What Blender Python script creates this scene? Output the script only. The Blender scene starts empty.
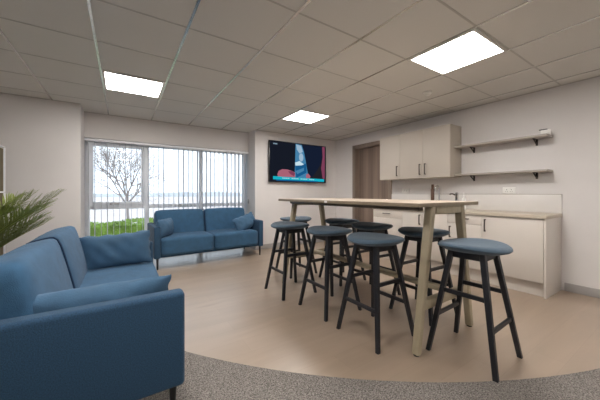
import bpy, bmesh, math, random
from mathutils import Vector, Matrix
C = bpy.context.scene.collection
PI = math.pi
RNG = random.Random(7)
CAMH = 1.12
CEIL = 2.37

# ------------------------------------------------------------------ materials
def lin(c):
    return tuple(((v/255)/12.92 if v/255 <= .04045 else ((v/255+.055)/1.055)**2.4) for v in c)
def mat(name, rgb, rough=.5, metal=0, noise=0, scale=20, bump=0, bscale=60, spec=.5, sheen=0, stretch=None, coat=0, contrast=None):
    m = bpy.data.materials.new(name); m.use_nodes = True
    n = m.node_tree.nodes; l = m.node_tree.links; b = n['Principled BSDF']
    b.inputs['Roughness'].default_value = rough; b.inputs['Metallic'].default_value = metal
    b.inputs['Specular IOR Level'].default_value = spec
    b.inputs['Sheen Weight'].default_value = sheen
    b.inputs['Coat Weight'].default_value = coat
    rgb = lin(rgb)
    b.inputs['Base Color'].default_value = (*rgb, 1)
    tc = n.new('ShaderNodeTexCoord'); mp = n.new('ShaderNodeMapping'); l.new(tc.outputs['Object'], mp.inputs['Vector'])
    if stretch: mp.inputs['Scale'].default_value = stretch
    if noise:
        t = n.new('ShaderNodeTexNoise'); t.inputs['Scale'].default_value = scale; t.inputs['Detail'].default_value = 4
        l.new(mp.outputs['Vector'], t.inputs['Vector'])
        r = n.new('ShaderNodeValToRGB'); l.new(t.outputs['Fac'], r.inputs['Fac'])
        a, z = (contrast or (.3, .7))
        r.color_ramp.elements[0].position = a; r.color_ramp.elements[1].position = z
        r.color_ramp.elements[0].color = (*[v*(1-noise) for v in rgb], 1)
        r.color_ramp.elements[1].color = (*[min(1, v*(1+noise)) for v in rgb], 1)
        l.new(r.outputs['Color'], b.inputs['Base Color'])
    if bump:
        t2 = n.new('ShaderNodeTexNoise'); t2.inputs['Scale'].default_value = bscale; t2.inputs['Detail'].default_value = 3
        l.new(mp.outputs['Vector'], t2.inputs['Vector'])
        bp = n.new('ShaderNodeBump'); bp.inputs['Strength'].default_value = bump; bp.inputs['Distance'].default_value = .01
        l.new(t2.outputs['Fac'], bp.inputs['Height']); l.new(bp.outputs['Normal'], b.inputs['Normal'])
    return m
def emit(name, rgb, s):
    m = bpy.data.materials.new(name); m.use_nodes = True
    n = m.node_tree.nodes; l = m.node_tree.links; n.remove(n['Principled BSDF'])
    e = n.new('ShaderNodeEmission'); e.inputs['Color'].default_value = (*lin(rgb), 1); e.inputs['Strength'].default_value = s
    l.new(e.outputs[0], n['Material Output'].inputs['Surface']); return m

M = {}
M['wall'] = mat('wall_paint', (224, 220, 218), .75, noise=.02, scale=3, bump=.04, bscale=180)
M['tile'] = mat('ceiling_tile', (216, 213, 207), .9, noise=.03, scale=200, bump=.1, bscale=300)
M['grid'] = mat('grid_metal', (214, 213, 208), .24, metal=.8, spec=1, noise=.03, scale=8)
M['crosstee'] = mat('cross_tee_paint', (186, 182, 176), .6, noise=.03, scale=8)
M['skirt'] = mat('skirting_paint', (168, 164, 162), .5, noise=.03, scale=9)
M['upvc'] = mat('white_upvc', (244, 246, 250), .35, noise=.02, scale=6)
M['lamp_white'] = mat('white_metal_frame', (225, 222, 216), .4, noise=.02, scale=9)
M['panel'] = emit('lit_diffuser', (255, 250, 245), 28)
M['cabinet'] = mat('cabinet_gloss', (200, 191, 180), .5, noise=.02, scale=3)
M['cabside'] = mat('cabinet_side', (186, 176, 162), .4, noise=.03, scale=3)
M['basecab'] = mat('base_cabinet', (214, 206, 197), .3, noise=.02, scale=3)
M['basedge'] = mat('cabinet_edge', (150, 140, 128), .5, noise=.03, scale=3)
M['worktop'] = mat('worktop_laminate', (196, 184, 168), .35, noise=.04, scale=90)
M['upstand'] = mat('upstand_gloss', (228, 224, 220), .25, noise=.02, scale=4)
M['bronze'] = mat('dark_bronze', (82, 72, 66), .4, metal=.7, noise=.1, scale=30)
M['chrome'] = mat('chrome', (200, 200, 202), .12, metal=1, noise=.02, scale=30)
M['iron'] = mat('black_iron', (42, 36, 34), .5, noise=.1, scale=30)
M['shelf'] = mat('shelf_board', (178, 170, 162), .5, noise=.05, scale=8, stretch=(1, .2, 1))
M['plastic'] = mat('white_plastic', (242, 240, 236), .4, noise=.02, scale=20)
M['black'] = mat('black_plastic', (20, 20, 22), .3, noise=.05, scale=20)
M['sofa'] = mat('blue_woven_fabric', (38, 72, 100), .9, noise=.30, scale=200, bump=.35, bscale=420, sheen=.08)
M['sofa2'] = mat('blue_cushion_fabric', (50, 90, 122), .85, noise=.12, scale=14, bump=.25, bscale=300, sheen=.08)
M['pillow'] = mat('blue_pillow_fabric', (62, 98, 128), .8, noise=.12, scale=10, bump=.3, bscale=240, sheen=.08)
M['seam'] = mat('dark_piping', (28, 50, 78), .9, noise=.1, scale=60)
M['stoolpad'] = mat('slate_blue_seat', (62, 84, 102), .75, noise=.15, scale=180, bump=.2, bscale=300, sheen=.2)
M['stoolleg'] = mat('black_stained_wood', (23, 25, 32), .42, noise=.25, scale=30, stretch=(1, 1, .1))
M['oak'] = mat('pale_oak_leg', (164, 152, 128), .5, noise=.10, scale=26, stretch=(1, 1, .12), bump=.1)
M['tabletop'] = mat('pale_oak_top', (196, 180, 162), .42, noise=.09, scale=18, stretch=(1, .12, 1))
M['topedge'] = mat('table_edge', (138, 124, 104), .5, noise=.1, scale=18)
M['steel'] = mat('dark_steel_beam', (96, 84, 74), .5, noise=.1, scale=18)
M['door'] = mat('grey_brown_woodgrain', (136, 118, 106), .5, noise=.24, scale=16, stretch=(1, 1, .02), contrast=(.35, .65))
M['doorframe'] = mat('door_frame_wood', (140, 124, 112), .5, noise=.12, scale=16, stretch=(1, 1, .03))
M['board'] = mat('brown_wood', (96, 68, 52), .5, noise=.2, scale=20, stretch=(1, 1, .2))
M['olive'] = mat('olive_panel', (92, 82, 56), .6, noise=.1, scale=6)
M['leaf'] = mat('palm_leaf', (140, 154, 84), .45, noise=.35, scale=9)
M['stalk'] = mat('palm_stalk', (120, 130, 60), .5, noise=.2, scale=12)
M['pot'] = mat('grey_pot', (90, 90, 92), .6, noise=.1, scale=12)
M['soil'] = mat('soil', (50, 38, 30), .95, noise=.3, scale=50)
M['bark'] = mat('pale_bark', (140, 132, 128), .9, noise=.2, scale=5)
M['twig'] = mat('brown_twig', (128, 112, 104), .9, noise=.2, scale=5)
M['hedge'] = mat('hedge_leaf', (118, 146, 58), .7, noise=.5, scale=3)
M['paving'] = mat('pale_ground', (190, 182, 180), .9, noise=.06, scale=.3)
M['far'] = mat('hazed_far_land', (176, 180, 184), .95, noise=.1, scale=.05)  # distance haze is put into this pale grey treeline colour

# slats: translucent white fabric
def slatmat():
    m = bpy.data.materials.new('blind_fabric'); m.use_nodes = True
    n = m.node_tree.nodes; l = m.node_tree.links; n.remove(n['Principled BSDF'])
    d = n.new('ShaderNodeBsdfDiffuse'); t = n.new('ShaderNodeBsdfTranslucent'); x = n.new('ShaderNodeMixShader')
    w = n.new('ShaderNodeTexNoise'); w.inputs['Scale'].default_value = 60
    r = n.new('ShaderNodeValToRGB'); r.color_ramp.elements[0].color = (.72, .74, .77, 1); r.color_ramp.elements[1].color = (.80, .82, .85, 1)
    l.new(w.outputs['Fac'], r.inputs['Fac']); l.new(r.outputs[0], d.inputs['Color']); l.new(r.outputs[0], t.inputs['Color'])
    x.inputs[0].default_value = .6
    l.new(d.outputs[0], x.inputs[1]); l.new(t.outputs[0], x.inputs[2]); l.new(x.outputs[0], n['Material Output'].inputs['Surface'])
    return m
M['slat'] = slatmat()
def glassmat():
    m = bpy.data.materials.new('window_glass'); m.use_nodes = True
    n = m.node_tree.nodes; l = m.node_tree.links; n.remove(n['Principled BSDF'])
    t = n.new('ShaderNodeBsdfTransparent'); t.inputs['Color'].default_value = (.96, .97, .97, 1)
    g = n.new('ShaderNodeBsdfGlossy'); g.inputs['Roughness'].default_value = .02
    f = n.new('ShaderNodeFresnel'); f.inputs['IOR'].default_value = 1.25; x = n.new('ShaderNodeMixShader')
    l.new(f.outputs[0], x.inputs[0]); l.new(t.outputs[0], x.inputs[1]); l.new(g.outputs[0], x.inputs[2]); l.new(x.outputs[0], n['Material Output'].inputs['Surface'])
    return m
M['glass'] = glassmat()
def floormat():
    m = bpy.data.materials.new('oak_planks'); m.use_nodes = True
    n = m.node_tree.nodes; l = m.node_tree.links; b = n['Principled BSDF']
    tc = n.new('ShaderNodeTexCoord'); mp = n.new('ShaderNodeMapping'); mp.inputs['Rotation'].default_value = (0, 0, math.radians(0))
    l.new(tc.outputs['Object'], mp.inputs['Vector'])
    br = n.new('ShaderNodeTexBrick'); br.offset = .37; br.inputs['Scale'].default_value = 1
    br.inputs['Brick Width'].default_value = 1.22; br.inputs['Row Height'].default_value = .18; br.inputs['Mortar Size'].default_value = .0012
    br.inputs['Mortar Smooth'].default_value = .2; br.inputs['Bias'].default_value = 0
    br.inputs['Color1'].default_value = (*lin((166, 147, 128)), 1); br.inputs['Color2'].default_value = (*lin((161, 142, 123)), 1)
    br.inputs['Mortar'].default_value = (*lin((153, 134, 116)), 1)
    l.new(mp.outputs['Vector'], br.inputs['Vector'])
    mp2 = n.new('ShaderNodeMapping'); mp2.inputs['Scale'].default_value = (.25, 1.6, 1); l.new(tc.outputs['Object'], mp2.inputs['Vector'])
    no = n.new('ShaderNodeTexNoise'); no.inputs['Scale'].default_value = 5; no.inputs['Detail'].default_value = 6; no.inputs['Distortion'].default_value = .6
    l.new(mp2.outputs['Vector'], no.inputs['Vector'])
    rp = n.new('ShaderNodeValToRGB'); rp.color_ramp.elements[0].position = .3; rp.color_ramp.elements[1].position = .7
    rp.color_ramp.elements[0].color = (.89, .885, .88, 1); rp.color_ramp.elements[1].color = (1.05, 1.05, 1.05, 1)
    l.new(no.outputs['Fac'], rp.inputs['Fac'])
    mx = n.new('ShaderNodeMix'); mx.data_type = 'RGBA'; mx.blend_type = 'MULTIPLY'; mx.inputs['Factor'].default_value = 1
    l.new(br.outputs['Color'], mx.inputs['A']); l.new(rp.outputs['Color'], mx.inputs['B'])
    vo = n.new('ShaderNodeTexNoise'); vo.inputs['Scale'].default_value = 3.1; vo.inputs['Detail'].default_value = 1
    l.new(mp2.outputs['Vector'], vo.inputs['Vector'])
    kr = n.new('ShaderNodeValToRGB'); kr.color_ramp.elements[0].position = .70; kr.color_ramp.elements[1].position = .76
    kr.color_ramp.elements[0].color = (1, 1, 1, 1); kr.color_ramp.elements[1].color = (.72, .66, .6, 1)
    l.new(vo.outputs['Fac'], kr.inputs['Fac'])
    mk = n.new('ShaderNodeMix'); mk.data_type = 'RGBA'; mk.blend_type = 'MULTIPLY'; mk.inputs['Factor'].default_value = 1
    l.new(mx.outputs['Result'], mk.inputs['A']); l.new(kr.outputs['Color'], mk.inputs['B'])
    l.new(mk.outputs['Result'], b.inputs['Base Color'])
    b.inputs['IOR'].default_value = 1.75; b.inputs['Roughness'].default_value = .33; b.inputs['Specular IOR Level'].default_value = .9
    bp = n.new('ShaderNodeBump'); bp.inputs['Strength'].default_value = .05; bp.inputs['Distance'].default_value = .01
    l.new(no.outputs['Fac'], bp.inputs['Height']); l.new(bp.outputs['Normal'], b.inputs['Normal'])
    return m
M['floor'] = floormat()
def carpetmat():
    m = bpy.data.materials.new('carpet_loops'); m.use_nodes = True
    n = m.node_tree.nodes; l = m.node_tree.links; b = n['Principled BSDF']
    tc = n.new('ShaderNodeTexCoord'); v = n.new('ShaderNodeTexVoronoi'); v.inputs['Scale'].default_value = 130
    l.new(tc.outputs['Object'], v.inputs['Vector'])
    no = n.new('ShaderNodeTexNoise'); no.inputs['Scale'].default_value = 135; no.inputs['Detail'].default_value = 3; l.new(tc.outputs['Object'], no.inputs['Vector'])
    r = n.new('ShaderNodeValToRGB'); r.color_ramp.elements[0].position = .36; r.color_ramp.elements[1].position = .66
    r.color_ramp.elements[0].color = (*lin((88, 84, 80)), 1); r.color_ramp.elements[1].color = (*lin((158, 151, 145)), 1)
    l.new(no.outputs['Fac'], r.inputs['Fac']); l.new(r.outputs[0], b.inputs['Base Color'])
    b.inputs['Roughness'].default_value = .95; b.inputs['Specular IOR Level'].default_value = .1
    bp = n.new('ShaderNodeBump'); bp.inputs['Strength'].default_value = .7; bp.inputs['Distance'].default_value = .004
    l.new(v.outputs['Distance'], bp.inputs['Height']); l.new(bp.outputs['Normal'], b.inputs['Normal'])
    return m
M['carpet'] = carpetmat()

# ------------------------------------------------------------------ mesh helpers
def B(): return bmesh.new()
def box(bm, x0, x1, y0, y1, z0, z1, bev=0, seg=2, mx=None):
    r = bmesh.ops.create_cube(bm, size=1)
    vs = r['verts']
    for v in vs:
        v.co = Vector(((x0+x1)/2+v.co.x*(x1-x0), (y0+y1)/2+v.co.y*(y1-y0), (z0+z1)/2+v.co.z*(z1-z0)))
    if bev:
        es = list({e for v in vs for e in v.link_edges})
        rr = bmesh.ops.bevel(bm, geom=es, offset=bev, segments=seg, profile=.5, affect='EDGES')
        vs = list({v for f in rr['faces'] for v in f.verts} | {v for v in vs if v.is_valid})
    if mx is not None:
        for v in vs: v.co = mx @ v.co
    return vs
def loft(bm, rings, cap=True):
    vr = [[bm.verts.new(p) for p in r] for r in rings]
    n = len(vr[0])
    for a, b in zip(vr, vr[1:]):
        for i in range(n): bm.faces.new((a[i], a[(i+1) % n], b[(i+1) % n], b[i]))
    if cap:
        bm.faces.new(vr[0][::-1]); bm.faces.new(vr[-1])
def tube(bm, pts, rad, n=10):
    pts = [Vector(p) for p in pts]; rings = []
    ref = None
    for i, p in enumerate(pts):
        t = (pts[min(i+1, len(pts)-1)]-pts[max(i-1, 0)]).normalized()
        if ref is None: ref = Vector((0, 0, 1)) if abs(t.z) < .9 else Vector((1, 0, 0))
        a = t.cross(ref).normalized(); b = t.cross(a).normalized(); ref = -b if b.dot(ref) < 0 else b
        r = rad[i] if isinstance(rad, (list, tuple)) else rad
        rings.append([p+a*math.cos(k*2*PI/n)*r+b*math.sin(k*2*PI/n)*r for k in range(n)])
    loft(bm, rings)
def beam(bm, p, q, s0, s1, ux=(1, 0, 0), uy=None, ch=.2):
    """bevelled rectangular bar from p to q; s0,s1 = (half a, half b)"""
    p, q = Vector(p), Vector(q); t = (q-p).normalized()
    a = Vector(ux); a = (a-t*a.dot(t)).normalized(); b = t.cross(a)
    if uy is None:
        pass
    rings = []
    for c, s in ((p, s0), (q, s1)):
        k = min(s)*ch; A, Bq = s
        prof = [(A, Bq-k), (A-k, Bq), (-A+k, Bq), (-A, Bq-k), (-A, -Bq+k), (-A+k, -Bq), (A-k, -Bq), (A, -Bq+k)]
        rings.append([c+a*u+b*v for u, v in prof])
    loft(bm, rings)
def hbeam(bm, p, q, s0, s1, ax, ay):
    """like beam, end faces kept horizontal (section measured along ax, ay)"""
    p, q = Vector(p), Vector(q); ax = Vector(ax); ay = Vector(ay); rings = []
    for c, s in ((p, s0), (q, s1)):
        k = min(s)*.25; A, Bq = s
        prof = [(A, Bq-k), (A-k, Bq), (-A+k, Bq), (-A, Bq-k), (-A, -Bq+k), (-A+k, -Bq), (A-k, -Bq), (A, -Bq+k)]
        rings.append([c+ax*u+ay*v for u, v in prof])
    loft(bm, rings)
def lathe(bm, prof, n=32, cx=0, cy=0):
    rings = [[Vector((cx+r*math.cos(k*2*PI/n), cy+r*math.sin(k*2*PI/n), z)) for k in range(n)] for r, z in prof]
    loft(bm, rings)
def cushion(bm, w, d, h, p=(9, 9, 9), bulge=(0, 0, 0), n=12, mx=None, wr=0, seed=1):
    """rounded-cube cushion centred on the origin; bulge = extra swelling along x,y,z faces"""
    rg = random.Random(seed); ph = [rg.uniform(0, 6) for _ in range(6)]
    cache = {}
    def vert(x, y, z):
        key = (round(x, 4), round(y, 4), round(z, 4))
        if key in cache: return cache[key]
        lo, hi = .5, 2.0
        for _ in range(30):
            s = (lo+hi)/2
            if abs(x/s)**p[0]+abs(y/s)**p[1]+abs(z/s)**p[2] > 1: lo = s
            else: hi = s
        X, Y, Z = x/s, y/s, z/s
        co = Vector((X*w/2, Y*d/2, Z*h/2))
        co.x += bulge[0]*X*(1-Y*Y)*(1-Z*Z); co.y += bulge[1]*Y*(1-X*X)*(1-Z*Z); co.z += bulge[2]*Z*(1-X*X)*(1-Y*Y)
        if wr:
            q = wr*(math.sin(X*5+ph[0])*math.sin(Y*4+ph[1]+Z*3)+.6*math.sin(X*11+Z*9+ph[2]))
            co += Vector((0, q, q*.6))
        if mx is not None: co = mx @ co
        cache[key] = bm.verts.new(co); return cache[key]
    def g(i): return math.tan((-1+2*i/n)*PI/4)
    for ax in range(3):
        for sg in (-1, 1):
            for i in range(n):
                for j in range(n):
                    q = []
                    for a, b in ((i, j), (i+1, j), (i+1, j+1), (i, j+1)):
                        c = [0, 0, 0]; c[ax] = sg; c[(ax+1) % 3] = g(a); c[(ax+2) % 3] = g(b); q.append(vert(*c))
                    if sg < 0: q.reverse()
                    bm.faces.new(q)
def pillow(bm, w, h, t, mx, seed=1, n=22):
    """soft scatter cushion with pinched seams and small creases: w along x, h along z, t thick along y"""
    rg = random.Random(seed); ph = [rg.uniform(0, 6.3) for _ in range(8)]
    grid = {}
    for s in (-1, 1):
        for i in range(n+1):
            for j in range(n+1):
                u = -1+2*i/n; v = -1+2*j/n
                edge = i in (0, n) or j in (0, n)
                if edge and s == 1: grid[(s, i, j)] = grid[(-1, i, j)]; continue
                e = max(0, (1-abs(u)**2.6))**.55*max(0, (1-abs(v)**2.4))**.55
                x = u*w/2*(1-.05*(1-abs(u))*0-.045*(1-v*v)*abs(u)); z = v*h/2*(1-.07*(1-u*u)*abs(v))
                cr = .005*math.sin(u*5+ph[0]+v*2)+.004*math.sin((u*1.6+v)*7+ph[2])+.003*math.sin(u*15+ph[3]+v*5)
                y = s*(t/2*e+cr*e)
                if edge: z += .006*math.sin(u*13+ph[4])*(1 if abs(v) == 1 else 0); x += .004*math.sin(v*12+ph[5])
                grid[(s, i, j)] = bm.verts.new(mx @ Vector((x, y, z)))
    for s in (-1, 1):
        for i in range(n):
            for j in range(n):
                f = [grid[(s, i, j)], grid[(s, i+1, j)], grid[(s, i+1, j+1)], grid[(s, i, j+1)]]
                if s == 1: f.reverse()
                bm.faces.new(f)
def obj(name, bm, m, parent=None, smooth=True, ang=40):
    bmesh.ops.recalc_face_normals(bm, faces=bm.faces)
    me = bpy.data.meshes.new(name); bm.to_mesh(me); bm.free()
    ms = m if isinstance(m, list) else [m]
    for k in ms: me.materials.append(M[k] if isinstance(k, str) else k)
    if smooth:
        for p in me.polygons: p.use_smooth = True
        me.set_sharp_from_angle(angle=math.radians(ang))
    o = bpy.data.objects.new(name, me); C.objects.link(o)
    if parent: o.parent = parent
    return o
def tag(o, label, cat, group=None, kind=None):
    if label: o['label'] = label
    if cat: o['category'] = cat
    if group: o['group'] = group
    if kind: o['kind'] = kind
    return o
def thing(name, label, cat, loc=(0, 0, 0), rz=0, group=None):
    o = bpy.data.objects.new(name, None); o.empty_display_size = .1; C.objects.link(o)
    o.location = loc; o.rotation_euler = (0, 0, rz)
    return tag(o, label, cat, group)
def struct(name, bm, m, parent=None, **k):
    o = obj(name, bm, m, parent, **k)
    if not parent: o['kind'] = 'structure'
    return o
def dup(root, loc, rz, label):
    r = root.copy(); C.objects.link(r); r.location = loc; r.rotation_euler = (0, 0, rz); r['label'] = label
    for ch in list(root.children):
        c = ch.copy(); C.objects.link(c); c.parent = r
        for g in list(ch.children):
            d = g.copy(); C.objects.link(d); d.parent = c
    return r
def R(d): return math.radians(d)

# ------------------------------------------------------------------ room shell
XK = 4.26; YT = 4.97; YL = 4.87; YW = 5.30; XR0 = -.49; XR1 = 2.19
XL = -2.2; YB = -3.2
b = B(); box(b, XL-.1, XK+.1, YB-.1, 5.62, -.1, 0); struct('floor', b, 'floor', smooth=False)
b = B(); box(b, XL-.1, XK+.1, YB-.1, YW+.0, CEIL, CEIL+.1); struct('ceiling', b, 'tile', smooth=False)
# walls
def wallbox(name, *a):
    b = B(); box(b, *a); return struct(name, b, 'wall', smooth=False)
# kitchen wall with the doorway cut out
DY0, DY1, DH = 3.40, 4.33, 2.10
b = B()
box(b, XK, XK+.2, YB, DY0, 0, CEIL); box(b, XK, XK+.2, DY1, YT+.2, 0, CEIL); box(b, XK, XK+.2, DY0, DY1, DH, CEIL)
struct('wall_right', b, 'wall', smooth=False)
wallbox('wall_television', XR1, XK, YT, YT+.65, 0, CEIL)
wallbox('wall_left_front', XL, XR0, YL, YL+.75, 0, CEIL)
wallbox('wall_left', XL-.2, XL, YB, YL+.75, 0, CEIL)
wallbox('wall_back', XL, XK, YB-.2, YB, 0, CEIL)
WT = 1.98
wallbox('wall_window', XR0, XR1, YW, YW+.32, WT, CEIL+.1)
# skirting boards
def skirt(name, *a):
    b = B(); box(b, *a, bev=.004); return struct(name, b, 'skirt')
skirt('baseboard_right', XK-.015, XK, YB, .955, 0, .095)
skirt('baseboard_television', XR1, XK-.02, YT-.015, YT, 0, .095)
skirt('baseboard_corner', XK-.015, XK, DY1+.065, YT-.016, 0, .095)
skirt('baseboard_left', XL, XR0, YL-.015, YL, 0, .095)

# ceiling grid bars
GX, GY = -.185, 1.583
b = B(); w = .007
xs = [GX+.6*i for i in range(-3, 8)]; ys = [GY+.6*j for j in range(-7, 6)]
m1 = B()
for x in xs: box(m1, x-w-.002, x+w+.002, YB, YL if x < XR0 else (YW if x < XR1 else YT), CEIL-.004, CEIL+.002)
for y in ys: box(b, XL, XK, y-w, y+w, CEIL-.0025, CEIL+.002)
for a in ((XL, XK, YT-.02, YT) , ): box(b, XR1, XK, YT-.02, YT, CEIL-.007, CEIL+.002)
box(b, XK-.02, XK, YB, YT, CEIL-.007, CEIL+.002); box(b, XR0, XR1, YW-.02, YW, CEIL-.007, CEIL+.002); box(b, XL, XR0, YL-.02, YL, CEIL-.007, CEIL+.002)
struct('trim_1', b, 'crosstee', smooth=False); struct('trim_2', m1, 'grid', smooth=False)

# carpet with curved edge (circle through three points)
def circ(p, q, r):
    ax, ay = p; bx, by = q; cx, cy = r
    d = 2*(ax*(by-cy)+bx*(cy-ay)+cx*(ay-by))
    ux = ((ax*ax+ay*ay)*(by-cy)+(bx*bx+by*by)*(cy-ay)+(cx*cx+cy*cy)*(ay-by))/d
    uy = ((ax*ax+ay*ay)*(cx-bx)+(bx*bx+by*by)*(ax-cx)+(cx*cx+cy*cy)*(bx-ax))/d
    return ux, uy, math.hypot(ax-ux, ay-uy)
ux, uy, ur = circ((.37, 2.05), (1.11, 1.235), (2.545, .405))
b = B(); top = []; a = []
for k in range(61):
    th = PI*(.93+.70*k/60)
    x, y = ux+ur*math.cos(th), uy+ur*math.sin(th)
    if XL < x < XK and YB < y < YL-.05: a.append((x, y))
if a[0][1] < a[-1][1]: a.reverse()
outer = [(a[-1][0] if a[-1][0] > XK-.1 else XK, a[-1][1])] if a[-1][0] < XK else []
poly = a + outer + [(XK, YB), (XL, YB), (XL, a[0][1])]
v0 = [b.verts.new((x, y, .001)) for x, y in poly]; v1 = [b.verts.new((x, y, .006)) for x, y in poly]
b.faces.new(v1); b.faces.new(v0[::-1])
for i in range(len(poly)):
    j = (i+1) % len(poly); b.faces.new((v0[i], v0[j], v1[j], v1[i]))
tag(obj('carpet', b, 'carpet', smooth=False), 'speckled grey carpet with a long curved edge meeting the wood floor', 'carpet')

# ------------------------------------------------------------------ window
YG = YW+.135
MUL = [XR0, .355, 1.265, XR1]; TZ = .895; SZ = .06
def frame_rect(bm, x0, x1, z0, z1, t, y0, y1, bev=.006):
    box(bm, x0, x0+t, y0, y1, z0, z1, bev); box(bm, x1-t, x1, y0, y1, z0, z1, bev)
    box(bm, x0+t, x1-t, y0, y1, z0, z0+t, bev); box(bm, x0+t, x1-t, y0, y1, z1-t, z1, bev)
win = bpy.data.objects.new('window_1', None); C.objects.link(win); win['kind'] = 'structure'
b = B()
frame_rect(b, XR0, XR1, SZ-.06, WT, .06, YG-.035, YG+.035)
for x in MUL[1:3]: box(b, x-.035, x+.035, YG-.037, YG+.037, SZ, WT-.06, .006)
for x0, x1 in zip(MUL, MUL[1:]): box(b, x0+.03, x1-.03, YG-.036, YG+.036, TZ-.035, TZ+.035, .006)
struct('window_frame', b, 'upvc', win)
b = B(); frame_rect(b, XR0+.05, MUL[1]-.03, TZ+.03, WT-.05, .055, YG-.06, YG+.02); struct('casement', b, 'upvc', win)
b = B(); box(b, -.17, -.04, YG-.085, YG-.06, TZ+.045, TZ+.062, .004); box(b, -.17, -.145, YG-.075, YG-.055, TZ+.035, TZ+.07, .004)
struct('window_handle', b, 'skirt', win)
for k, (x0, x1) in enumerate(zip(MUL, MUL[1:])):
    for z0, z1 in ((SZ, TZ-.03), (TZ+.03, WT-.06)):
        b = B(); box(b, x0+.03, x1-.03, YG-.004, YG+.004, z0, z1); struct('pane', b, 'glass', win, smooth=False)
b = B(); box(b, XR0, XR1, YG-.06, YG+.2, -.02, SZ-.055, .004); struct('window_sill', b, 'upvc', win)

# vertical blinds hanging just inside the reveal
bl = thing('vertical_blind', 'white vertical slat blind, slats turned open, across the window', 'blind', (0, YW-.002, 0))
b = B(); box(b, XR0+.005, XR1-.005, -.022, .022, WT-.05, WT-.012, .004); obj('headrail', b, 'upvc', bl)
nsl = 33
slat0 = None
for k in range(nsl):
    x = XR0+.05+(XR1-XR0-.1)*k/(nsl-1)
    if slat0 is None:
        b = B()
        # gently curved fabric strip with real thickness, standing at right angles to the glass
        rings = []
        ang = R(2)
        for z in (.30-.24, .35, WT-.09, WT-.055):
            ring = []
            for s in (1, -1):
                for q in range(7):
                    t = -1+2*q/6
                    t = t if s == 1 else -t
                    ring.append(Vector((s*.0006+.004*(1-t*t), t*.0445, z)))
            rings.append(ring)
        loft(b, rings)
        slat0 = obj('slat', b, 'slat', bl); o = slat0
    else:
        o = slat0.copy(); C.objects.link(o); o.parent = bl
    o.location = (x, 0, 0); o.rotation_euler = (0, 0, R(RNG.uniform(-5, 5)))
b = B(); tube(b, [(XR1-.02, -.035, WT-.04), (XR1-.02, -.037, .9)], .0015, 6); obj('cord', b, 'upvc', bl)
b = B(); lathe(b, [(.004, 1.0), (.011, .985), (.014, .93), (.006, .905)], 12, XR1-.02, -.036); obj('cord_weight', b, 'skirt', bl)

# ------------------------------------------------------------------ ceiling lights
def make_light(label, x, y):
    t = thing('ceiling_light', label, 'ceiling light', (x+.3, y+.3, CEIL), 0, 'square recessed ceiling light panels')
    b = B(); frame_rect_xy(b, .291, .024); obj('frame', b, 'lamp_white', t)
    b = B(); box(b, -.269, .269, -.269, .269, -.0095, -.006); obj('diffuser', b, 'panel', t, smooth=False)
    return t
def frame_rect_xy(bm, h, t):
    box(bm, -h, h, -h, -h+t, -.014, -.001, .003); box(bm, -h, h, h-t, h, -.014, -.001, .003)
    box(bm, -h, -h+t, -h+t, h-t, -.014, -.001, .003); box(bm, h-t, h, -h+t, h-t, -.014, -.001, .003)
L0 = make_light('bright square ceiling light panel nearest the window, above the blue sofas', GX, GY+1.8)
dup(L0, (GX+2.7, GY-.3, CEIL), 0, 'largest bright ceiling light panel, above the near end of the high table')
dup(L0, (GX+2.7, GY+2.1, CEIL), 0, 'smallest bright ceiling light panel, in front of the wall television')
for x, y, s in ((GX+.3, GY-.3, 'over the near sofa'), (GX+.3, GY-2.7, 'at the back of the room, left'), (GX+2.7, GY-2.7, 'at the back of the room, right')):
    dup(L0, (x, y, CEIL), 0, 'square ceiling light panel out of view '+s)

sd = thing('smoke_detector', 'small round white smoke detector on the ceiling tiles', 'smoke detector', (3.16, 1.95, CEIL))
b = B(); lathe(b, [(.052, -.001), (.054, -.008), (.05, -.016), (.036, -.02)], 28); obj('base', b, 'plastic', sd)
b = B(); lathe(b, [(.034, -.019), (.036, -.03), (.026, -.042), (.010, -.045)], 24); obj('sensor_cap', b, 'plastic', sd)

# ------------------------------------------------------------------ door in the kitchen wall
dr = bpy.data.objects.new('door_1', None); C.objects.link(dr); dr['kind'] = 'structure'
dr.location = (XK, (DY0+DY1)/2, 0); hw = (DY1-DY0)/2
b = B()
for s in (-1, 1): box(b, -.018, .2, s*hw-.02, s*hw+.02, 0, DH+.02, .003); box(b, -.02, .0, s*(hw+.02)-.035, s*(hw+.02)+.035, 0, DH+.06, .003)
box(b, -.018, .2, -hw, hw, DH-.02, DH+.02, .003); box(b, -.02, .0, -hw-.05, hw+.05, DH-.01, DH+.06, .003)
struct('door_frame', b, 'doorframe', dr)
b = B(); box(b, .09, .135, -hw+.022, hw-.022, .008, DH-.022, .002); struct('door_leaf', b, 'door', dr)
b = B(); tube(b, [(.09, -hw+.1, 1.0), (.045, -hw+.1, 1.0), (.04, -hw+.12, 1.0), (.04, -hw+.22, 1.0)], .009, 10)
struct('door_handle', b, 'chrome', dr)

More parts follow.
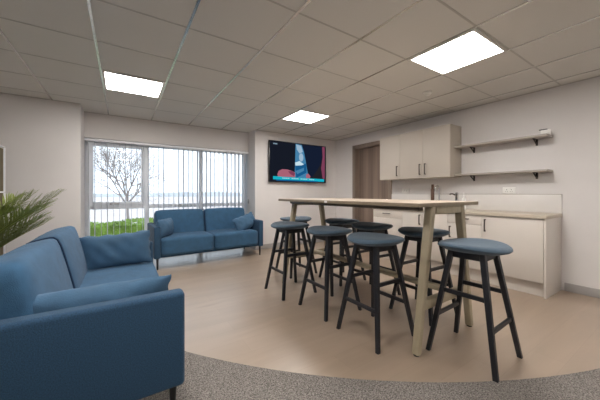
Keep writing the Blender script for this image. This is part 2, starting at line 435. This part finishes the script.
# ------------------------------------------------------------------ television
tw, th_ = 1.45, .84
tv = thing('television', 'large black wall television showing two dark suits and a teal caption bar', 'television', (2.46+tw/2, YT, 1.35))
b = B(); box(b, -tw/2, tw/2, -.075, -.035, 0, th_, .006); box(b, -.5, .5, -.035, -.012, .12, .6, .01); obj('case', b, 'black', tv)
b = B(); box(b, -.25, .25, -.012, 0, .2, .55, .002); obj('wall_bracket', b, 'iron', tv)
ms = {'night': emit('screen_dark', (20, 24, 34), 1.0), 'suit': emit('screen_navy', (18, 26, 44), 1.0), 'grey': emit('screen_charcoal', (30, 30, 36), 1.0),
      'blue': emit('screen_blue', (70, 130, 170), .8), 'pale': emit('screen_pale', (150, 175, 195), .9), 'pink': emit('screen_pink', (170, 100, 118), .8),
      'mauve': emit('screen_mauve', (120, 60, 84), .9), 'teal': emit('screen_teal', (20, 160, 180), 1.0), 'deep': emit('screen_deep_blue', (24, 84, 130), .9), 'white': emit('screen_white', (190, 215, 225), .9)}
scr_m = list(ms.keys())
b = B(); lay = [0]
def sp(pts, k):
    lay[0] += 1; y = -.0756-.00012*lay[0]
    vs = [b.verts.new(((u-.5)*(tw-.03), y, .015+(th_-.03)*(1-v))) for u, v in pts]
    f = b.faces.new(vs); f.material_index = scr_m.index(k)
def ell(cx, cy, rx, ry, k, a0=0, a1=360): sp([(cx+rx*math.cos(R(a0+(a1-a0)*i/24)), cy+ry*math.sin(R(a0+(a1-a0)*i/24))) for i in range(25 if a1-a0 < 360 else 24)], k)
sp([(0, 0), (1, 0), (1, 1), (0, 1)], 'grey')
sp([(0, 0), (.43, 0), (.42, 1), (0, 1)], 'night')
sp([(.43, 0), (.55, .02), (.6, .25), (.63, .6), (.68, .95), (.41, .95), (.42, .5)], 'blue')
sp([(.44, .02), (.53, .04), (.56, .2), (.5, .25), (.45, .15)], 'pale')
ell(.53, .35, .04, .11, 'pale')
sp([(.42, .5), (.5, .45), (.6, .55), (.62, .72), (.43, .6)], 'white')
sp([(.42, .58), (.54, .56), (.62, .5), (.63, .75), (.44, .9)], 'deep')
sp([(.43, .72), (.58, .62), (.58, .7), (.46, .8)], 'blue')
sp([(.54, .02), (.92, .0), (.93, .3), (.9, .5), (.78, .78), (.7, .9), (.66, .85), (.62, .5), (.58, .2)], 'suit')
sp([(.93, 0), (.985, 0), (.985, .9), (.94, .9), (.91, .6), (.94, .3)], 'mauve')
sp([(.8, .78), (.9, .55), (.94, .9), (.78, .9)], 'grey')
sp([(.12, .82), (.14, .74), (.2, .69), (.28, .69), (.36, .72), (.42, .76), (.42, .92), (.13, .92)], 'pink')
sp([(.3, .74), (.36, .72), (.42, .78), (.4, .86), (.33, .8)], 'mauve')
sp([(.62, .8), (.66, .77), (.7, .84), (.69, .92), (.62, .92)], 'pink')
sp([(.05, .875), (.97, .91), (.97, .985), (.05, .955)], 'teal')
sp([(.1, .955), (.84, .97), (.84, .995), (.1, .99)], 'deep')
for i in range(18):
    x = .2+i*.032
    if i % 5 != 4: sp([(x, .905+.001*i), (x+.022, .906+.001*i), (x+.022, .925+.001*i), (x, .924+.001*i)], 'white')
for i in range(3): sp([(.055+i*.022, .045), (.071+i*.022, .045), (.071+i*.022, .075), (.055+i*.022, .075)], 'pale')
for f in b.faces: f.normal_update()
me = bpy.data.meshes.new('screen'); b.to_mesh(me); b.free()
for k in scr_m: me.materials.append(ms[k])
o = bpy.data.objects.new('screen', me); C.objects.link(o); o.parent = tv; o['label'] = 'lit screen picture with teal caption bar'

# ------------------------------------------------------------------ kitchen
def handle_v(bm, x, y, z0, z1):
    box(bm, x-.034, x-.022, y-.006, y+.006, z0, z1, .003); box(bm, x-.03, x, y-.005, y+.005, z0, z0+.012); box(bm, x-.03, x, y-.005, y+.005, z1-.012, z1)
def handle_h(bm, x, y0, y1, z):
    box(bm, x-.034, x-.022, y0, y1, z-.006, z+.006, .003); box(bm, x-.03, x, y0, y0+.012, z-.005, z+.005); box(bm, x-.03, x, y1-.012, y1, z-.005, z+.005)
XF = 3.745; KT = .845
# (name, y0, y1, fronts)   y measured along the wall; local frame: x=0 at the wall, front at -.5
def base_unit(label, y0, y1, fronts):
    t = thing('base_cabinet', label, 'kitchen cabinet', (XK, (y0+y1)/2, 0), 0, 'base cabinets under the worktop')
    h = (y1-y0)/2; D = XK-XF
    b = B(); box(b, -D+.02, -.004, -h+.001, h-.001, .155, KT-.002); obj('body', b, 'basedge', t, smooth=False)
    b = B(); box(b, -D+.05, -D+.066, -h+.001, h-.001, .002, .155); obj('plinth', b, 'basecab', t, smooth=False)
    for kind, z0, z1, a0, a1, hy in fronts:
        b = B(); box(b, -D, -D+.018, a0-.0+.0015, a1-.0015, z0+.0015, z1-.0015, .002); f = obj('drawer' if kind == 'h' else 'door', b, 'basecab', t)
        b = B()
        if kind == 'h': handle_h(b, -D, hy-.07, hy+.07, (z0+z1)/2+.01)
        else: handle_v(b, -D, hy, z1-.19, z1-.04)
        obj('handle', b, 'bronze', f)
    return t
base_unit('base cabinet with stacked drawers, next to the wooden door', 2.75, 3.345, [('h', .70, .84, -.2975, .2975, 0), ('h', .43, .70, -.2975, .2975, 0), ('h', .155, .43, -.2975, .2975, 0)])
base_unit('two-door sink base cabinet behind the near end of the table', 2.03, 2.75, [('v', .155, .84, -.36, 0, -.045), ('v', .155, .84, 0, .36, .045)])
base_unit('narrow base cabinet with one drawer over a door', 1.60, 2.03, [('h', .715, .84, -.215, .215, 0), ('v', .155, .715, -.215, .215, .17)])
base_unit('wide single-door base cabinet at the right end of the worktop', 1.005, 1.60, [('v', .155, .84, -.2975, .2975, .255)])
b = B(); box(b, XF, XK-.002, .982, 1.003, 0, KT-.002, .002)
tag(obj('end_panel', b, 'basecab'), 'cream end panel closing the right end of the base cabinets', 'cabinet panel')
b = B(); box(b, XF-.02, XK-.002, .972, 3.36, KT, KT+.04, .004)
tag(obj('worktop', b, 'worktop'), 'long beige laminate kitchen worktop along the right wall', 'worktop')
WTZ = KT+.04
b = B(); box(b, XK-.014, XK, .977, 3.355, WTZ+.001, 1.105, .002)
up = tag(obj('upstand', b, 'upstand'), 'pale upstand panel along the wall behind the worktop', 'splashback')
b = B(); box(b, XK-.0165, XK+.0, .975, 3.357, 1.1045, 1.109); obj('edge_trim', b, 'basedge', up, smooth=False)

def wall_unit(label, y0, y1, doors):
    t = thing('wall_cabinet', label, 'kitchen cabinet', (XK, (y0+y1)/2, 1.36), 0, 'wall cabinets above the worktop')
    h = (y1-y0)/2; D = .325
    b = B(); box(b, -D+.02, -.002, -h+.001, h-.001, 0, .758, .001); obj('body', b, 'cabside', t)
    for a0, a1, hy in doors:
        b = B(); box(b, -D, -D+.018, a0+.0015, a1-.0015, .0, .758, .002); f = obj('door', b, 'cabinet', t)
        b = B(); handle_v(b, -D, hy, .05, .22); obj('handle', b, 'bronze', f)
wall_unit('single-door beige wall cabinet nearest the wooden door', 2.935, 3.36, [(-.2125, .2125, -.165)])
wall_unit('double-door beige wall cabinet beside the wall shelves', 2.09, 2.935, [(-.4225, 0, -.045), (0, .4225, .045)])

def shelf(label, z):
    t = thing('wall_shelf', label, 'shelf', (XK, 1.57, z), 0, 'long wall shelves beside the wall cabinets')
    b = B(); box(b, -.215, 0, -.515, .515, -.022, 0, .002); obj('board', b, 'shelf', t)
    for y in (.345, -.365):
        b = B(); w = .011
        box(b, -.125, -.0, y-w, y+w, -.028, -.0225, .001); box(b, -.006, 0, y-w, y+w, -.10, -.028, .001)
        beam(b, (-.11, y, -.03), (-.006, y, -.09), (.006, .005), (.006, .005), ux=(0, 1, 0))
        obj('bracket', b, 'iron', t)
shelf('upper of the two long grey wall shelves, carrying a small box', 1.802)
shelf('lower of the two long grey wall shelves, empty', 1.395)
sb = thing('small_box', 'tiny white box with a dark top strip at the end of the upper shelf', 'box', (4.16, 1.095, 1.8025))
b = B(); box(b, -.03, .03, -.04, .04, 0, .06, .003); obj('body', b, 'plastic', sb)
b = B(); box(b, -.031, .02, -.02, .055, .058, .068, .002); obj('top_strip', b, 'black', sb)

def socket(label, y, z, x=XK):
    t = thing('wall_socket', label, 'socket', (x, y, z), 0, 'double wall sockets')
    b = B(); box(b, -.009, 0, -.073, .073, -.043, .043, .004); obj('faceplate', b, 'plastic', t)
    for s in (-1, 1):
        b = B(); box(b, -.0125, -.009, s*.052-.007, s*.052+.007, .010, .032, .001); obj('switch', b, 'plastic', t)
        b = B()
        box(b, -.0095, -.0085, s*.025-.003, s*.025+.003, .006, .016)
        for q in (-1, 1): box(b, -.0095, -.0085, s*.025+q*.011-.003, s*.025+q*.011+.003, -.016, -.011)
        obj('pin_holes', b, 'black', t)
socket('white double wall socket above the worktop, below the wall shelves', 1.49, 1.155)
socket('white double wall socket below the wall cabinets, near the door', 3.05, 1.16)

tp = thing('kitchen_tap', 'tall chrome swan-neck tap on the worktop under the wall cabinets', 'tap', (4.13, 2.36, WTZ))
b = B(); lathe(b, [(.026, 0), (.026, .012), (.016, .02), (.015, .05)], 20); obj('base', b, 'chrome', tp)
b = B(); tube(b, [(0, 0, .04), (0, 0, .30)] + [(-.055+.055*math.cos(R(a)), 0, .30+.055*math.sin(R(a))) for a in range(20, 181, 20)] + [(-.11, 0, .26)], .009, 12); obj('spout', b, 'chrome', tp)
b = B(); tube(b, [(0, .01, .035), (0, .06, .06)], .005, 8); obj('lever', b, 'chrome', tp)
tp = thing('mixer_tap', 'short chrome mixer tap with a dark spout above the table corner', 'tap', (4.10, 2.08, WTZ))
b = B(); lathe(b, [(.026, 0), (.026, .02), (.022, .03), (.022, .2), (.024, .205), (.024, .235), (.015, .245)], 20); obj('body', b, 'chrome', tp)
b = B(); tube(b, [(-.0, .01, .20), (-.01, .05, .225), (-.01, .085, .225), (-.01, .095, .215)], .010, 10); obj('spout', b, 'bronze', tp)
sbt = thing('soap_bottle', 'small pale soap bottle right of the short mixer tap', 'bottle', (4.12, 1.99, WTZ))
b = B(); lathe(b, [(.022, 0), (.026, .006), (.026, .15), (.012, .175), (.012, .19)], 20); obj('bottle_body', b, 'plastic', sbt)
b = B(); lathe(b, [(.013, .19), (.013, .2), (.005, .205), (.005, .235)], 12); box(b, -.03, .006, -.005, .005, .23, .24, .002); obj('pump', b, 'plastic', sbt)
cb = thing('chopping_board', 'narrow brown wooden board standing upright beside the tall tap', 'chopping board', (4.10, 2.45, WTZ))
b = B(); box(b, -.012, .012, -.026, .026, .001, .30, .005); box(b, -.011, .011, -.018, .018, .295, .375, .005); obj('board', b, 'board', cb)
b = B(); tube(b, [(.0125, 0, .355), (-.0125, 0, .355)], .006, 12); obj('hanging_hole', b, 'iron', cb)
# ------------------------------------------------------------------ high table
tb = thing('high_table', 'long pale oak high table on splayed legs in the middle of the room', 'table', (2.068, 2.045, 0), R(.5))
hy, hx = .958, .425; TH = 1.052
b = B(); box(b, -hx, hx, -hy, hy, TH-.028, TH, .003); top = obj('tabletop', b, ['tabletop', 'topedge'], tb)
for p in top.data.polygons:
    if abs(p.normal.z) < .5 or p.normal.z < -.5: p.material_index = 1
for s in (-1, 1):
    fy = s*.908
    for q in (-1, 1):
        b = B(); hbeam(b, (q*.375, fy, .012), (q*.205, fy, TH-.029), (.021, .025), (.028, .030), (1, 0, 0), (0, 1, 0)); lg = obj('leg', b, 'oak', tb)
        b = B(); lathe(b, [(.02, 0), (.022, .004), (.022, .0125)], 14, q*.375, fy); obj('foot_pad', b, 'black', lg)
    b = B(); box(b, -.175, .175, fy-.03, fy+.03, TH-.085, TH-.029, .004); obj('top_rail', b, 'oak', tb)
    b = B(); box(b, -.30, .30, fy-.022, fy+.022, .30, .365, .004); obj('cross_rail', b, 'oak', tb)
b = B(); box(b, -.035, .035, -.90, .90, .365, .40, .004); obj('foot_rail', b, 'oak', tb)
b = B(); box(b, -.30, -.25, -.88, .88, TH-.06, TH-.029, .002); box(b, .25, .30, -.88, .88, TH-.06, TH-.029, .002); obj('under_frame', b, 'steel', tb)
b = B(); box(b, -hx-.001, -hx+.004, .0, .04, TH-.024, TH-.006); obj('sticker', b, 'plastic', tb)

# ------------------------------------------------------------------ bar stools
def make_stool(label, loc):
    t = thing('bar_stool', label, 'bar stool', loc, 0, 'black-legged bar stools round the high table')
    H = .771; r = .227
    b = B(); n = 48; rings = []
    # slightly dished oval pad, crisp lower lip
    for rr, z in ((.55, H-.052), (.80, H-.046), (.95, H-.030), (1.0, H-.018), (.985, H-.008), (.93, H+.001), (.8, H+.006), (.55, H+.004), (.25, H+.001), (.03, H)):
        ring = []
        for k in range(n):
            a = k*2*PI/n
            x, y = rr*r*math.cos(a), rr*r*.98*math.sin(a)
            ring.append(Vector((x, y, z+.16*rr*rr*(x*x-y*y)*1.2)))
        rings.append(ring)
    loft(b, rings); obj('seat', b, 'stoolpad', t)
    zt = H-.048; a0, a1 = .208, .098
    def pt(sx, sy, z):
        k = a0+(a1-a0)*z/zt; return Vector((sx*k, sy*k, z))
    for sx, sy in ((-1, -1), (1, -1), (1, 1), (-1, 1)):
        b = B(); hbeam(b, pt(sx, sy, 0), pt(sx, sy, zt), (.014, .0145), (.020, .017), (1, 0, 0), (0, 1, 0)); obj('leg', b, 'stoolleg', t)
    b = B()
    for s in (-1, 1):
        box(b, -.085, .085, s*.098-.011, s*.098+.011, zt-.05, zt-.001, .002); box(b, s*.098-.011, s*.098+.011, -.088, .088, zt-.05, zt-.001, .002)
    obj('seat_rail', b, 'stoolleg', t)
    for s in (-1, 1):
        b = B(); p, q = pt(s, -1, .44), pt(s, 1, .44); beam(b, p, q, (.009, .014), (.009, .014)); obj('stretcher', b, 'stoolleg', t)
        b = B(); p, q = pt(-1, s, .26), pt(1, s, .26); beam(b, p, q, (.009, .014), (.009, .014), ux=(0, 1, 0)); obj('stretcher', b, 'stoolleg', t)
    return t
st = make_stool('nearest bar stool, standing free at the near end of the high table', (2.055, .932, 0)); st.rotation_euler = (0, 0, R(2.5))
for x, y, rz, lab in (
    (1.718, 1.52, 90, 'bar stool on the sofa side of the table, nearest the camera of those three'),
    (1.715, 2.10, 90, 'middle bar stool of the three on the sofa side of the table'),
    (1.63, 2.71, 90, 'bar stool on the sofa side of the table, closest to the television'),
    (2.41, 1.54, 90, 'bar stool on the kitchen side, just behind the near table leg'),
    (2.37, 2.14, 90, 'middle bar stool of the three on the kitchen side of the table'),
    (2.43, 2.71, 90, 'bar stool on the kitchen side, farthest from the near table end'),
    (2.08, 3.30, 0, 'bar stool at the far end of the table, in front of the television wall')):
    dup(st, (x*.993, y*.993-.005, 0), R(rz), lab)

# ------------------------------------------------------------------ sofas
def make_sofa(label, loc, rz, L=1.76, D=.78, arm_h=.63):
    t = thing('sofa', label, 'sofa', loc, rz, 'blue two-seat fabric sofas')
    h = L/2; A = .088; f = -D/2; k = D/2
    b = B(); box(b, -h+A, h-A, f+.05, k-.01, .168, .235, .012, 3); obj('seat_base', b, 'sofa', t)
    for s in (-1, 1):
        b = B(); x0 = s*h; x1 = s*(h-A); box(b, min(x0, x1), max(x0, x1), f, k, .165, arm_h, .022, 5); ar = obj('armrest', b, 'sofa', t)
        iw = (L-2*A)/2
        cx = s*iw/2
        b = B(); cushion(b, iw-.006, D-.11, .26, p=(18, 18, 14), bulge=(0, 0, .012), mx=Matrix.Translation((cx, f+.005+(D-.11)/2, .324)), n=14); sc = obj('seat_cushion', b, 'sofa2', t, ang=80)
        # back cushion leaning slightly
        mx = Matrix.Translation((cx, k-.135, .608)) @ Matrix.Rotation(R(-13), 4, 'X')
        b = B(); cushion(b, iw-.006, .18, .45, p=(15, 5, 13), bulge=(0, .02, .01), mx=mx, n=14, wr=.0012, seed=3+s); bc = obj('back_cushion', b, 'sofa2', t, ang=80)
        b = B(); pts = []
        for i in range(41):
            a = i/40*2*PI; c, q = math.cos(a), math.sin(a)
            p_ = 6; m_ = (abs(c)**p_+abs(q)**p_)**(1/p_)
            pts.append(mx @ Vector((-s*(iw/2-.004)*1.0, c/m_*.089, q/m_*.224)))
        tube(b, pts, .0045, 6); obj('piping', b, 'seam', bc)
    b = B(); box(b, -h+A+.002, h-A-.002, k-.085, k-.002, .165, .70, .018, 4); obj('back_frame', b, 'sofa', t)
    for sx in (-1, 1):
        for sy in (-1, 1):
            b = B(); x = sx*(h-.05); y = sy*(D/2-.05)
            lathe(b, [(.009, 0), (.011, .01), (.018, .16), (.018, .17)], 16, x, y); obj('leg', b, 'black', t)
    return t
SN = make_sofa('large blue sofa in the left foreground, seen from its armrest end', (-.127, 1.445+.88, 0), R(90))
a = R(2.5); fx, fy = .385, 4.40
SF = dup(SN, (fx+.875*math.cos(a)-.39*math.sin(a), fy+.875*math.sin(a)+.39*math.cos(a), 0), a, 'blue sofa standing under the window with its back to the blind')

def pil(label, loc, w, h, t_, rx, ry, rz, seed):
    mx = Matrix.Rotation(R(rz), 4, 'Z') @ Matrix.Rotation(R(ry), 4, 'Y') @ Matrix.Rotation(R(rx), 4, 'X')
    b = B(); pillow(b, w, h, t_, mx, seed); o = obj('cushion', b, 'pillow', ang=80)
    o.location = loc; return tag(o, label, 'cushion', 'loose blue scatter cushions')
pil('long blue cushion lying along the near armrest of the foreground sofa', (-.115, 1.632, .55), .67, .30, .15, 20, 0, 1.5, 2)
pil('rectangular blue cushion propped against the far armrest of the foreground sofa', (-.04, 3.0, .60), .55, .31, .15, -9, -3, -2, 5)
ca, sa = math.cos(a), math.sin(a)
def sf(x, y): p = SF.location; return (p.x+x*ca-y*sa, p.y+x*sa+y*ca)
x, y = sf(-.70, -.14); pil('blue cushion leaning on the left armrest of the window sofa', (x, y, .585), .46, .29, .19, 0, 0, 60, 8)
bpy.context.view_layer.update()
x, y = sf(.645, -.12); pil('blue cushion tilted in the right corner of the window sofa', (x, y, .585), .50, .28, .17, -22, -14, 22, 11)

# ------------------------------------------------------------------ palm behind the sofa
pm = thing('potted_palm', 'green feathery palm fronds rising behind the foreground sofa', 'plant', (-1.02, 2.98, 0))
b = B(); lathe(b, [(.13, 0), (.14, .01), (.17, .30), (.18, .31), (.18, .335), (.165, .335), (.16, .29)], 32); pt_ = obj('pot', b, 'pot', pm)
b = B(); lathe(b, [(.01, .288), (.1, .30), (.159, .295)], 24); obj('soil', b, 'soil', pt_)
def frond(az, reach, height, droop, seed, nl=36, ll=.23, side=0):
    rg = random.Random(seed); d = Vector((math.cos(R(az)), math.sin(R(az)), 0)); sd_ = Vector((-d.y, d.x, 0))
    P = []
    for i in range(25):
        u = i/24
        P.append(d*(reach*(u**1.35))+sd_*(side*u*u)+Vector((0, 0, .29+(height-.29)*(u**.62)-droop*max(0, u-.6)**2*4)))
    b = B(); tube(b, P, [.007-.005*i/24 for i in range(25)], 6); st_ = obj('stalk', b, 'stalk', pm)
    b = B()
    for i in range(nl):
        for s in (-1, 1):
            u = .34+.66*i/(nl-1); k = min(23, int(u*24)); p = P[k].lerp(P[k+1], u*24-k); t = (P[k+1]-P[k]).normalized()
            side_ = t.cross(Vector((0, 0, 1))).normalized()*s
            up = side_.cross(t)*s
            if up.z < 0: up = -up
            L = ll*(math.sin(PI*(.12+.8*(u-.34)/.66))**.6)*rg.uniform(.85, 1.1)
            dirn = (t*rg.uniform(1.2, 1.5)+side_*rg.uniform(.65, 1.0)+up*rg.uniform(.25, .6)).normalized()
            wv = dirn.cross(up).normalized()*.0052
            nrm = dirn.cross(wv).normalized()*.0012
            c0, c1, c2, c3 = p, p+dirn*L*.35, p+dirn*L*.75+Vector((0, 0, -.03*L)), p+dirn*L+Vector((0, 0, -.10*L))
            rings = []
            for c, q in ((c0, .35), (c1, 1), (c2, .7), (c3, .08)):
                rings.append([c-wv*q, c+nrm, c+wv*q, c-nrm*.2])
            loft(b, rings)
    obj('leaflets', b, 'leaf', st_, ang=60)
frond(8, .56, 1.10, .0, 1, side=.03)
frond(-8, .52, 1.02, .0, 2)
frond(-20, .52, .92, .0, 3)
frond(25, .50, .98, .0, 4)
frond(-34, .56, .98, .0, 5)
frond(0, .40, 1.08, .0, 14)
frond(-14, .44, .84, .0, 15)
frond(14, .48, .86, .0, 16)
frond(-26, .36, .76, .0, 17)
frond(65, .5, 1.1, .05, 6)
frond(-68, .5, .92, .1, 7)
frond(120, .5, 1.15, .1, 8)
frond(175, .55, 1.1, .1, 9)
frond(-120, .5, 1.1, .1, 10)
frond(-30, .40, 1.05, .1, 12)

# tall white-framed unit at the left edge
un = thing('shelving_unit', 'tall white-framed unit with an olive side panel at the left edge', 'shelving unit', (-1.395, 4.22, 0))
b = B()
X1 = .27; Y0, Y1 = -.45, .25; ZT = 1.655
for x in (-X1, X1-.016):
    for y in (Y0, Y1-.016): box(b, x, x+.016, y, y+.016, 0, ZT, .002)
for z in (0.05, .58, 1.125, ZT-.016):
    box(b, X1-.016, X1, Y0, Y1, z, z+.016, .002); box(b, -X1, -X1+.016, Y0, Y1, z, z+.016, .002)
    box(b, -X1, X1, Y0, Y0+.016, z, z+.016, .002); box(b, -X1, X1, Y1-.016, Y1, z, z+.016, .002)
obj('frame', b, 'upvc', un)
b = B(); box(b, X1-.02, X1-.01, Y0+.03, Y1-.03, .08, ZT-.03); obj('side_panel', b, 'olive', un, smooth=False)
b = B()
for z in (.07, .60, 1.14): box(b, -X1+.03, X1-.03, Y0+.03, Y1-.03, z, z+.012)
box(b, -X1+.03, X1-.03, Y1-.02, Y1-.012, .08, ZT-.03)
obj('shelf', b, 'olive', un, smooth=False)

# ------------------------------------------------------------------ outside
GZ = -.75
b = B(); box(b, -80, 120, 5.7, 240, GZ-.2, GZ); struct('ground', b, 'paving', smooth=False)
b = B(); rg = random.Random(4); n = 60
pts = [(-150+300*i/n, 160, GZ) for i in range(n+1)]
hs = [2.0+.5*math.sin(i*.37)+.4*math.sin(i*1.1+1)+rg.uniform(-.5, .5) for i in range(n+1)]
for i in range(n):
    (x0, y0, z0), (x1, _, _) = pts[i], pts[i+1]
    r = []
    for yy, kk in ((158, .0), (160, .85), (163, 1), (170, .0)):
        r.append((yy, kk))
    prev = None
    for yy, kk in r:
        cur = [b.verts.new((x0, yy, GZ+hs[i]*kk)), b.verts.new((x1, yy, GZ+hs[i+1]*kk))]
        if prev: b.faces.new((prev[0], prev[1], cur[1], cur[0]))
        prev = cur
bmesh.ops.remove_doubles(b, verts=b.verts, dist=.001)
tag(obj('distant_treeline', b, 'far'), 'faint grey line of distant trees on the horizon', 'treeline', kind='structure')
# hedge
b = B(); rg = random.Random(9)
hx0, hx1, hyc, hd, hz = -2.4, 5.5, 9.0, .7, .33
def hedge_top(x): return hz+.03*math.sin(x*2.1)+.02*math.sin(x*5)
box(b, hx0+.05, hx1-.05, hyc-hd/2+.06, hyc+hd/2-.06, GZ, hz-.08)
for i in range(15000):
    f = rg.random(); x = rg.uniform(hx0, hx1); ht = hedge_top(x)
    if f < .6: p = Vector((x, hyc-hd/2+rg.uniform(-.03, .06), rg.uniform(GZ, ht)))
    else: p = Vector((x, rg.uniform(hyc-hd/2, hyc+hd/2), ht+rg.uniform(-.06, .03)))
    s = rg.uniform(.018, .035); u = Vector((rg.uniform(-1, 1), rg.uniform(-1, 1), rg.uniform(-1, 1))).normalized(); v = u.orthogonal().normalized()
    b.faces.new([b.verts.new(p+u*s), b.verts.new(p+v*s*.6), b.verts.new(p-u*s), b.verts.new(p-v*s*.6)])
ho = obj('hedge', b, 'hedge', smooth=False); ho.rotation_euler = (0, 0, 0)
tag(ho, 'bright green clipped hedge outside below the bare tree', 'hedge')
# bare trees
def tree(name, label, x, y, h, spread, r0, seed, depth, m, lean=0, trunk=.28):
    rg = random.Random(seed); b = B(); cnt = [0]
    def seg(p, d, L, r, lv):
        pts = [p]; dd = d.copy(); n = 4 if lv < 3 else 3
        for i in range(n):
            dd = (dd+Vector((rg.uniform(-1, 1), rg.uniform(-1, 1), rg.uniform(-.5, .9)))*.13*(1+lv*.15)).normalized()
            pts.append(pts[-1]+dd*L/n)
        tube(b, pts, [r*(1-.45*i/n) for i in range(n+1)], 6 if lv < 2 else (4 if lv < 4 else 3)); cnt[0] += 1
        if lv >= depth: return
        k = rg.randint(2, 4) if lv else 6
        for j in range(k):
            i = rg.randint(2, n) if lv else n-(j % 2)
            q = pts[min(i, n)]; az = j*2*PI/k+rg.uniform(-.6, .6); tl = R(rg.uniform(22, 50))*spread
            ax = dd.orthogonal().normalized(); ax = Matrix.Rotation(az, 3, dd) @ ax
            nd = (Matrix.Rotation(tl, 3, ax) @ dd).normalized(); nd.z += .06; nd.normalize()
            seg(q, nd, L*rg.uniform(.66, .9)*(1.0 if lv else .95), r*.55, lv+1)
        if lv: seg(pts[-1], dd, L*.7, r*.5, lv+1)
    seg(Vector((0, 0, 0)), Vector((lean, 0, 1)).normalized(), h*trunk, r0, 0)
    print(name, cnt[0])
    o = obj(name, b, m, ang=60); o.location = (x, y, GZ); return tag(o, label, 'tree')
tree('bare_tree', 'large leafless tree with spreading branches outside the left window', .30, 17.0, 6.0, 1.15, .09, 21, 5, 'bark', .0)
tree('bare_bush', 'small brown leafless bush outside the right-hand window', 7.6, 17.5, 1.9, 1.0, .05, 5, 4, 'twig', 0, .25)

# ------------------------------------------------------------------ sky, camera
w = bpy.data.worlds.new('World'); bpy.context.scene.world = w; w.use_nodes = True
n = w.node_tree.nodes; l = w.node_tree.links; bg = n['Background']
tc = n.new('ShaderNodeTexCoord'); mp = n.new('ShaderNodeMapping'); mp.inputs['Scale'].default_value = (1, 1, 3); l.new(tc.outputs['Generated'], mp.inputs['Vector'])
no = n.new('ShaderNodeTexNoise'); no.inputs['Scale'].default_value = 2.2; no.inputs['Detail'].default_value = 4; l.new(mp.outputs['Vector'], no.inputs['Vector'])
r = n.new('ShaderNodeValToRGB'); r.color_ramp.elements[0].position = .35; r.color_ramp.elements[1].position = .65
r.color_ramp.elements[0].color = (.72, .82, .95, 1); r.color_ramp.elements[1].color = (.84, .92, 1, 1)
l.new(no.outputs['Fac'], r.inputs['Fac']); l.new(r.outputs[0], bg.inputs['Color']); bg.inputs['Strength'].default_value = 2.2

F = 272.0; cam = bpy.data.cameras.new('camera'); co = bpy.data.objects.new('camera', cam); C.objects.link(co)
cam.sensor_width = 36; cam.lens = 36*F/600; cam.clip_start = .02; cam.clip_end = 500
cam.shift_y = -(200-193.2)/600
co.location = (0, 0, CAMH); co.rotation_euler = (PI/2, 0, -R(33.15))
sc = bpy.context.scene; sc.camera = co
sc.view_settings.view_transform = 'Standard'; sc.view_settings.look = 'None'; sc.view_settings.gamma = 1; sc.view_settings.use_curve_mapping = False
sc.view_settings.exposure = .25
